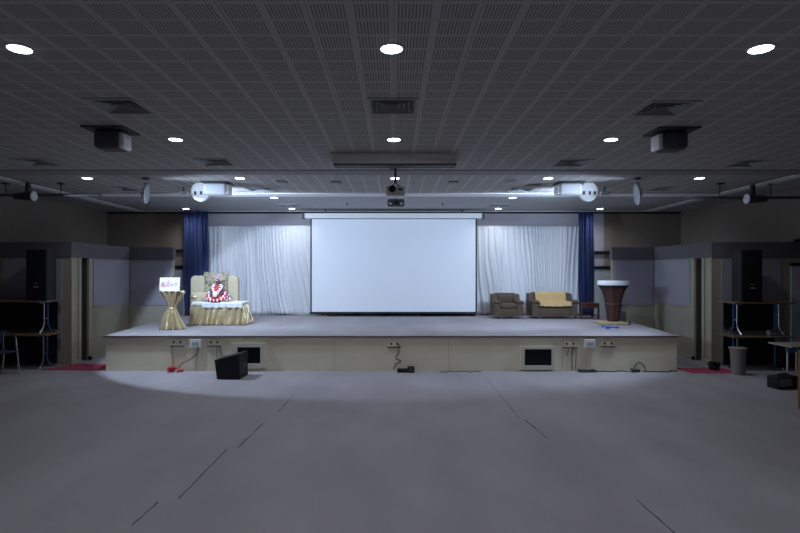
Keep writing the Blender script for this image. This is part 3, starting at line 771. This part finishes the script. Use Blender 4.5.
# air diffusers
vp = thing('air_diffuser', '', 'vent', (0, 0, CEIL), 0, 'square ceiling air diffusers')
MB().box(-.30, .30, -.30, -.265, -.012, 0).box(-.30, .30, .265, .30, -.012, 0).box(-.30, -.265, -.265, .265, -.012, 0).box(.265, .30, -.265, .265, -.012, 0).build('frame', M['plaster'], vp)
MB().box(-.27, .27, -.27, .27, .14, .15).box(-.28, -.27, -.27, .27, 0, .15).box(.27, .28, -.27, .27, 0, .15).box(-.28, .28, -.28, -.27, 0, .15).box(-.28, .28, .27, .28, 0, .15).build('plenum', M['black'], vp)
for h in (.265, .205, .145, .085):
    q = MB(); g = h-.055; c = h-.004; g2 = g-.004
    def ring(hh, z): return [q.bm.verts.new(p) for p in ((-hh, -hh, z), (hh, -hh, z), (hh, hh, z), (-hh, hh, z))]
    R4 = [ring(h, -.004), ring(g, .065), ring(g2, .061), ring(c, -.008)]
    for k in range(4):
        A, B = R4[k], R4[(k+1) % 4]
        for i in range(4): q.bm.faces.new((A[i], A[(i+1) % 4], B[(i+1) % 4], B[i]))
    q.build('blade', M['vane'], vp)
for ch in vp.children: ch.scale = (.907, .907, 1)
for i, (x, y, l) in enumerate(vents):
    o = vp if i == 0 else copy_tree(vp)
    o.location = (x, y, CEIL); o['label'] = l

# ceiling boxes (speaker style) on plates
def ceil_box(x, y, label, s, body, face, hw=.165):
    t = thing('ceiling_speaker_box', label, 'ceiling speaker', (x, y, CEIL), 0, 'box units hanging from the ceiling')
    MB().box(-.27, .27, -.22, .22, -.02, 0, .004).build('mounting_plate', M['dgrey'], t)
    b_ = MB().box(-hw, hw, -.14, .16, -.26, -.02, .06, 4).build('body', body, t, True)
    a, c = (hw-.02, hw+.04) if s > 0 else (-hw-.04, -hw+.02)
    MB().box(a, c, -.11, .13, -.25, -.05, .026, 4).build('side_face', face, t, True)
    MB().box(-.1, .1, -.05, .05, -.04, -.02).build('bracket', M['black'], t)
lit = mat('light_grey_shell', (.88, .90, .93), .45)
ceil_box(-3.61, 6.8, 'dark box unit hanging under a square plate at left, left of a ceiling light', 1, mat('shaded_shell', (.10, .10, .12), .6), lit)  # body's shade and its lit side are put into the shell colours
ceil_box(3.56, 6.85, 'dark box unit hanging under a square plate at right, right of a ceiling light', -1, mat('shaded_shell', (.10, .10, .12), .6), lit)  # same painted shade on the body, pale lit side
ceil_box(-3.6, 10.85, 'white rounded box unit at left above the stage approach', 1, lit, lit, .23)
ceil_box(3.56, 10.85, 'white rounded box unit at right above the stage approach', -1, lit, lit, .23)
# round stage lamps
def par(x, y, z, target, label, r=.22, glow=None, depth=.07, ground=None):
    t = thing('stage_lamp', label, 'stage light', (x, y, CEIL), 0, 'round stage lamps under the ceiling')
    dv = (Vector(target)-Vector((x, y, z))).normalized()
    q = dv.to_track_quat('Z', 'Y').to_matrix().to_4x4()
    m = Matrix.Translation((0, 0, z-CEIL)) @ q
    MB().lathe([(r*.55, -depth), (r*.85, -depth*.6), (r, -.03), (r, .012), (r*.93, .02)], 28, m)\
        .build('housing', M['chrome'] if glow is None else lit, t, True)
    MB().lathe([(r*.93, .015), (r*.9, .03), (r*.5, .045), (.01, .05)], 28, m).build('lens', glow or M['glass'], t, True)
    if glow:
        for qq in (-.5, .1, .6): MB().box(r*qq-.02, r*qq+.02, -r*.3, -r*.3+.07, .04, .055, mtx=m).build('lens_clip', M['dgrey'], t)
    side = q.to_3x3() @ Vector((1, 0, 0)); c = Vector((0, 0, z-CEIL))
    up = Vector((0, 0, 0))
    pts = []
    a0 = c+side*(r+.01); a1 = c-side*(r+.01)
    MB().tube([a0, a0+Vector((0, 0, .0)), Vector((a0.x*.9, a0.y*.9, -.03)), Vector((a1.x*.9, a1.y*.9, -.03)), a1], .011, 6).build('yoke', M['dgrey'], t)
    MB().box(-.05, .05, -.05, .05, -.03, 0).build('mount', M['dgrey'], t)
    return t, Vector((x, y, z))+dv*.08
par(-4.79, 10.3, 3.56, (0, 11.3, 3.1), 'round glass-faced stage lamp hanging left, turned inwards', .20)
par(4.70, 10.3, 3.55, (0, 11.3, 3.1), 'round glass-faced stage lamp hanging right, turned inwards', .22)
par(-3.95, 10.9, 3.68, (-3.9, 0, 2.2), 'round bright white stage lamp left of the white box unit', .20, M['lens2'])
par(3.97, 10.9, 3.68, (3.9, 0, 2.2), 'round bright white stage lamp right of the white box unit', .20, M['lens2'])
for x, l in ((-4.5, 'tiny white box lamp beside the left round stage lamps'), (4.5, 'tiny white box lamp beside the right round stage lamps')):
    t = thing('box_lamp', l, 'ceiling light', (x, 11.4, CEIL), 0, 'tiny white box lamps')
    MB().box(-.09, .09, -.05, .05, -.19, -.09, .02).build('body', lit, t, True); MB().box(-.01, .01, -.01, .01, -.1, 0).build('stem', M['dgrey'], t)

# hanging pipes with lamp
def pipe(xe, xo, y, z, xl, s, label, ll):
    t = thing('hanging_pipe', label, 'pipe', (xe, y, CEIL), 0, 'grey pipes hung below the ceiling')
    MB().tube([(0, 0, z-CEIL), (xo-xe, 0, z-CEIL)], .03, 12).build('tube', M['pipe'], t, True)
    for q in (.3, .72):
        xx = (xo-xe)*q
        MB().tube([(xx, 0, z-CEIL), (xx, 0, 0)], .01, 6).build('hanger', M['dgrey'], t)
        MB().box(xx-.05, xx+.05, -.05, .05, -.03, 0).build('ceiling_mount', M['dgrey'], t)
    t2 = thing('clamp_lamp', ll, 'stage light', (xl, y-.05, z), 0, 'lamps clamped to the hanging pipes')
    MB().box(-.03, .03, -.04, .04, -.06, .26).build('clamp', M['dgrey'], t2)
    m = Matrix.Rotation(s*PI/2, 4, 'Y')
    MB().lathe([(.06, -.22), (.075, -.1), (.09, .1), (.1, .16)], 20, Matrix.Translation((0, -.08, -.04)) @ m).build('housing', M['dgrey'], t2, True)
    MB().lathe([(.1, .16), (.1, .18), (.09, .19)], 20, Matrix.Translation((0, -.08, -.04)) @ m).build('lens', lit, t2, True)
pipe(-6.0, -8.7, 10.9, 3.61, -7.45, 1, 'grey horizontal pipe hung below the ceiling at left', 'dark lamp clamped on the left hanging pipe')
pipe(5.92, 8.4, 10.9, 3.555, 7.3, -1, 'grey horizontal pipe hung below the ceiling at right', 'dark lamp clamped on the right hanging pipe')

# ceiling case
t = thing('retracted_screen_case', 'long grey rectangular case mounted on the ceiling before the projector', 'screen case', (0, 8.25, CEIL))
MB().box(PX(333, 8.1), PX(457, 8.1), -.12, .12, -.16, 0, .01).build('case', M['cove'], t)
MB().box(PX(333, 8.1), PX(457, 8.1), -.14, -.12, -.165, -.115, .004).build('front_lip', M['cove'], t)
MB().box(PX(333, 8.1), PX(457, 8.1), -.14, .12, -.185, -.165, .004).build('bottom_slot', M['black'], t)
for xx in (PX(332.5, 8.1), PX(457.5, 8.1)): MB().box(xx-.03, xx+.03, -.15, .13, -.14, 0, .01).build('end_cap', M['cove'], t)
# projector
t = thing('ceiling_projector', 'white projector with dark lens hanging on a pole from the ceiling', 'projector', (PX(395.5, 9.3), 9.3, CEIL))
MB().box(-.10, .03, -.06, .06, -.015, 0).build('ceiling_plate', M['black'], t)
MB().tube([(.0, 0, 0), (0, 0, -.26)], .022, 10).build('pole', M['dgrey'], t)
z1 = PZ(186.5, 9.2)-CEIL; z0 = PZ(196, 9.2)-CEIL
MB().box(-.165, .165, -.14, .16, z0, z1, .02, 3).build('body', M['white'], t, True)
MB().lathe([(.055, 0), (.06, .04), (.045, .045)], 20, Matrix.Translation((-.055, -.14, (z0+z1)/2+.03)) @ Matrix.Rotation(PI/2, 4, 'X')).build('lens', M['black'], t, True)
MB().box(.05, .12, -.15, -.14, z1-.07, z1-.04).build('vent_grille', M['black'], t)
for sx in (-1, 1): MB().tube([(sx*.1, 0, z1), (sx*.03, 0, z1+.05), (0, 0, z1+.1)], .01, 6).build('bracket_arm', M['dgrey'], t)
t = thing('lower_projector', 'small dark device hanging just below the white projector', 'projector', (PX(395.5, 12.6), 12.6, CEIL))
zt = PZ(199, 12.5)-CEIL
MB().tube([(0, 0, 0), (0, 0, zt)], .02, 8).build('pole', M['dgrey'], t)
MB().box(-.19, .21, -.13, .15, PZ(206, 12.5)-CEIL, zt, .03, 3).build('body', M['dgrey'], t, True)
MB().lathe([(.05, 0), (.05, .04)], 16, Matrix.Translation((.02, -.13, zt-.09)) @ Matrix.Rotation(PI/2, 4, 'X')).build('lens', M['black'], t)
for xx in (-.12, .14): MB().box(xx-.03, xx+.03, -.145, -.13, zt-.13, zt-.09).build('chrome_clip', M['chrome'], t)
# little ceiling plates
def plate(x, y, m, l, w=.1):
    t = thing('ceiling_plate', l, 'ceiling plate', (x, y, CEIL), 0, 'small plates on the ceiling')
    MB().box(-w, w, -.11, .11, -.02, 0, .004).build('cover', m, t); MB().box(-w*.7, w*.7, -.08, .08, -.024, -.02).build('grille', M['band'], t)
brn = mat('brown_grey_plate', (.17, .16, .14), .7)
plate(PX(336, 10.7), 10.75, brn, 'small brown-grey ceiling plate left of the projector')
plate(PX(453.5, 10.7), 10.75, brn, 'small brown-grey ceiling plate right of the projector')
plate(PX(511.5, 10.5), 10.6, M['grey'], 'small pale ceiling plate right of the projector, farther out')
plate(PX(535, 11), 11.1, M['orange'], 'small orange-brown ceiling plate near the right white box unit', .12)
plate(PX(281, 10.6), 10.7, brn, 'small brown-grey ceiling plate farther left of the projector')
for x, y, l in ((347, 203, 'small grey sprinkler head on the ceiling left of the lower projector'), (442.5, 203, 'small grey sprinkler head on the ceiling right of the lower projector')):
    d = 959.4/(271-y)
    t = thing('sprinkler_head', l, 'sprinkler', (PX(x, d), d, CEIL)); MB().lathe([(.03, -.0), (.012, -.02), (.012, -.05), (.03, -.055), (.03, -.06)], 12).build('nozzle', M['dgrey'], t)

# ------------------------------------------------------------------ stage wash lights, added ceiling fill
WASH = (.58, .74, 1.0)
def wash(nm, loc, en, tgt, size, blend, soft=.06): lamp('SPOT', nm, loc, en, WASH, tgt, spot_size=R(size), spot_blend=blend, shadow_soft_size=soft)
wash('stage_wash_lamp', (-4.86, 10.6, 3.50), 420, (-4.86+.461*5, 10.6+.5*5, 3.5-.731*5), 112, .12)
wash('stage_wash_lamp', (4.78, 10.6, 3.50), 300, (4.78-.461*5, 10.6+.5*5, 3.5-.731*5), 112, .5)
for s in (-1, 1):
    wash('stage_front_lamp', (s*3.95, 11.25, 3.62), 330, (s*1.5, 16.2, 1.6), 120, .6, .18)
    wash('ceiling_graze_lamp', (s*4.6, 10.15, 3.60), 32, (s*3.3, 10.85, 3.76), 64, .9)
for s in (-1, 1):
    wash('ceiling_graze_lamp', (s*4.62, 10.35, 3.66), 5, (s*3.0, 10.6, 3.86), 110, 1)
    wash('added_ceiling_fill', (s*4.6, 10.0, 3.25), 120, (s*-.5, 11.5, 3.86), 75, 1, .2)  # added unseen fill that brightens the ceiling, no fixture of its own
wash('side_clamp_lamp', (-7.1, 10.6, 3.45), 80, (0, 13.8, .8), 70, .3)

w = bpy.data.worlds.new('world'); scene.world = w; w.use_nodes = True
w.node_tree.nodes['Background'].inputs[0].default_value = (.5, .6, .8, 1); w.node_tree.nodes['Background'].inputs[1].default_value = .02
vs_ = scene.view_settings
vs_.view_transform = 'Standard'; vs_.look = 'None'; vs_.gamma = 1; vs_.exposure = 0; vs_.use_curve_mapping = False
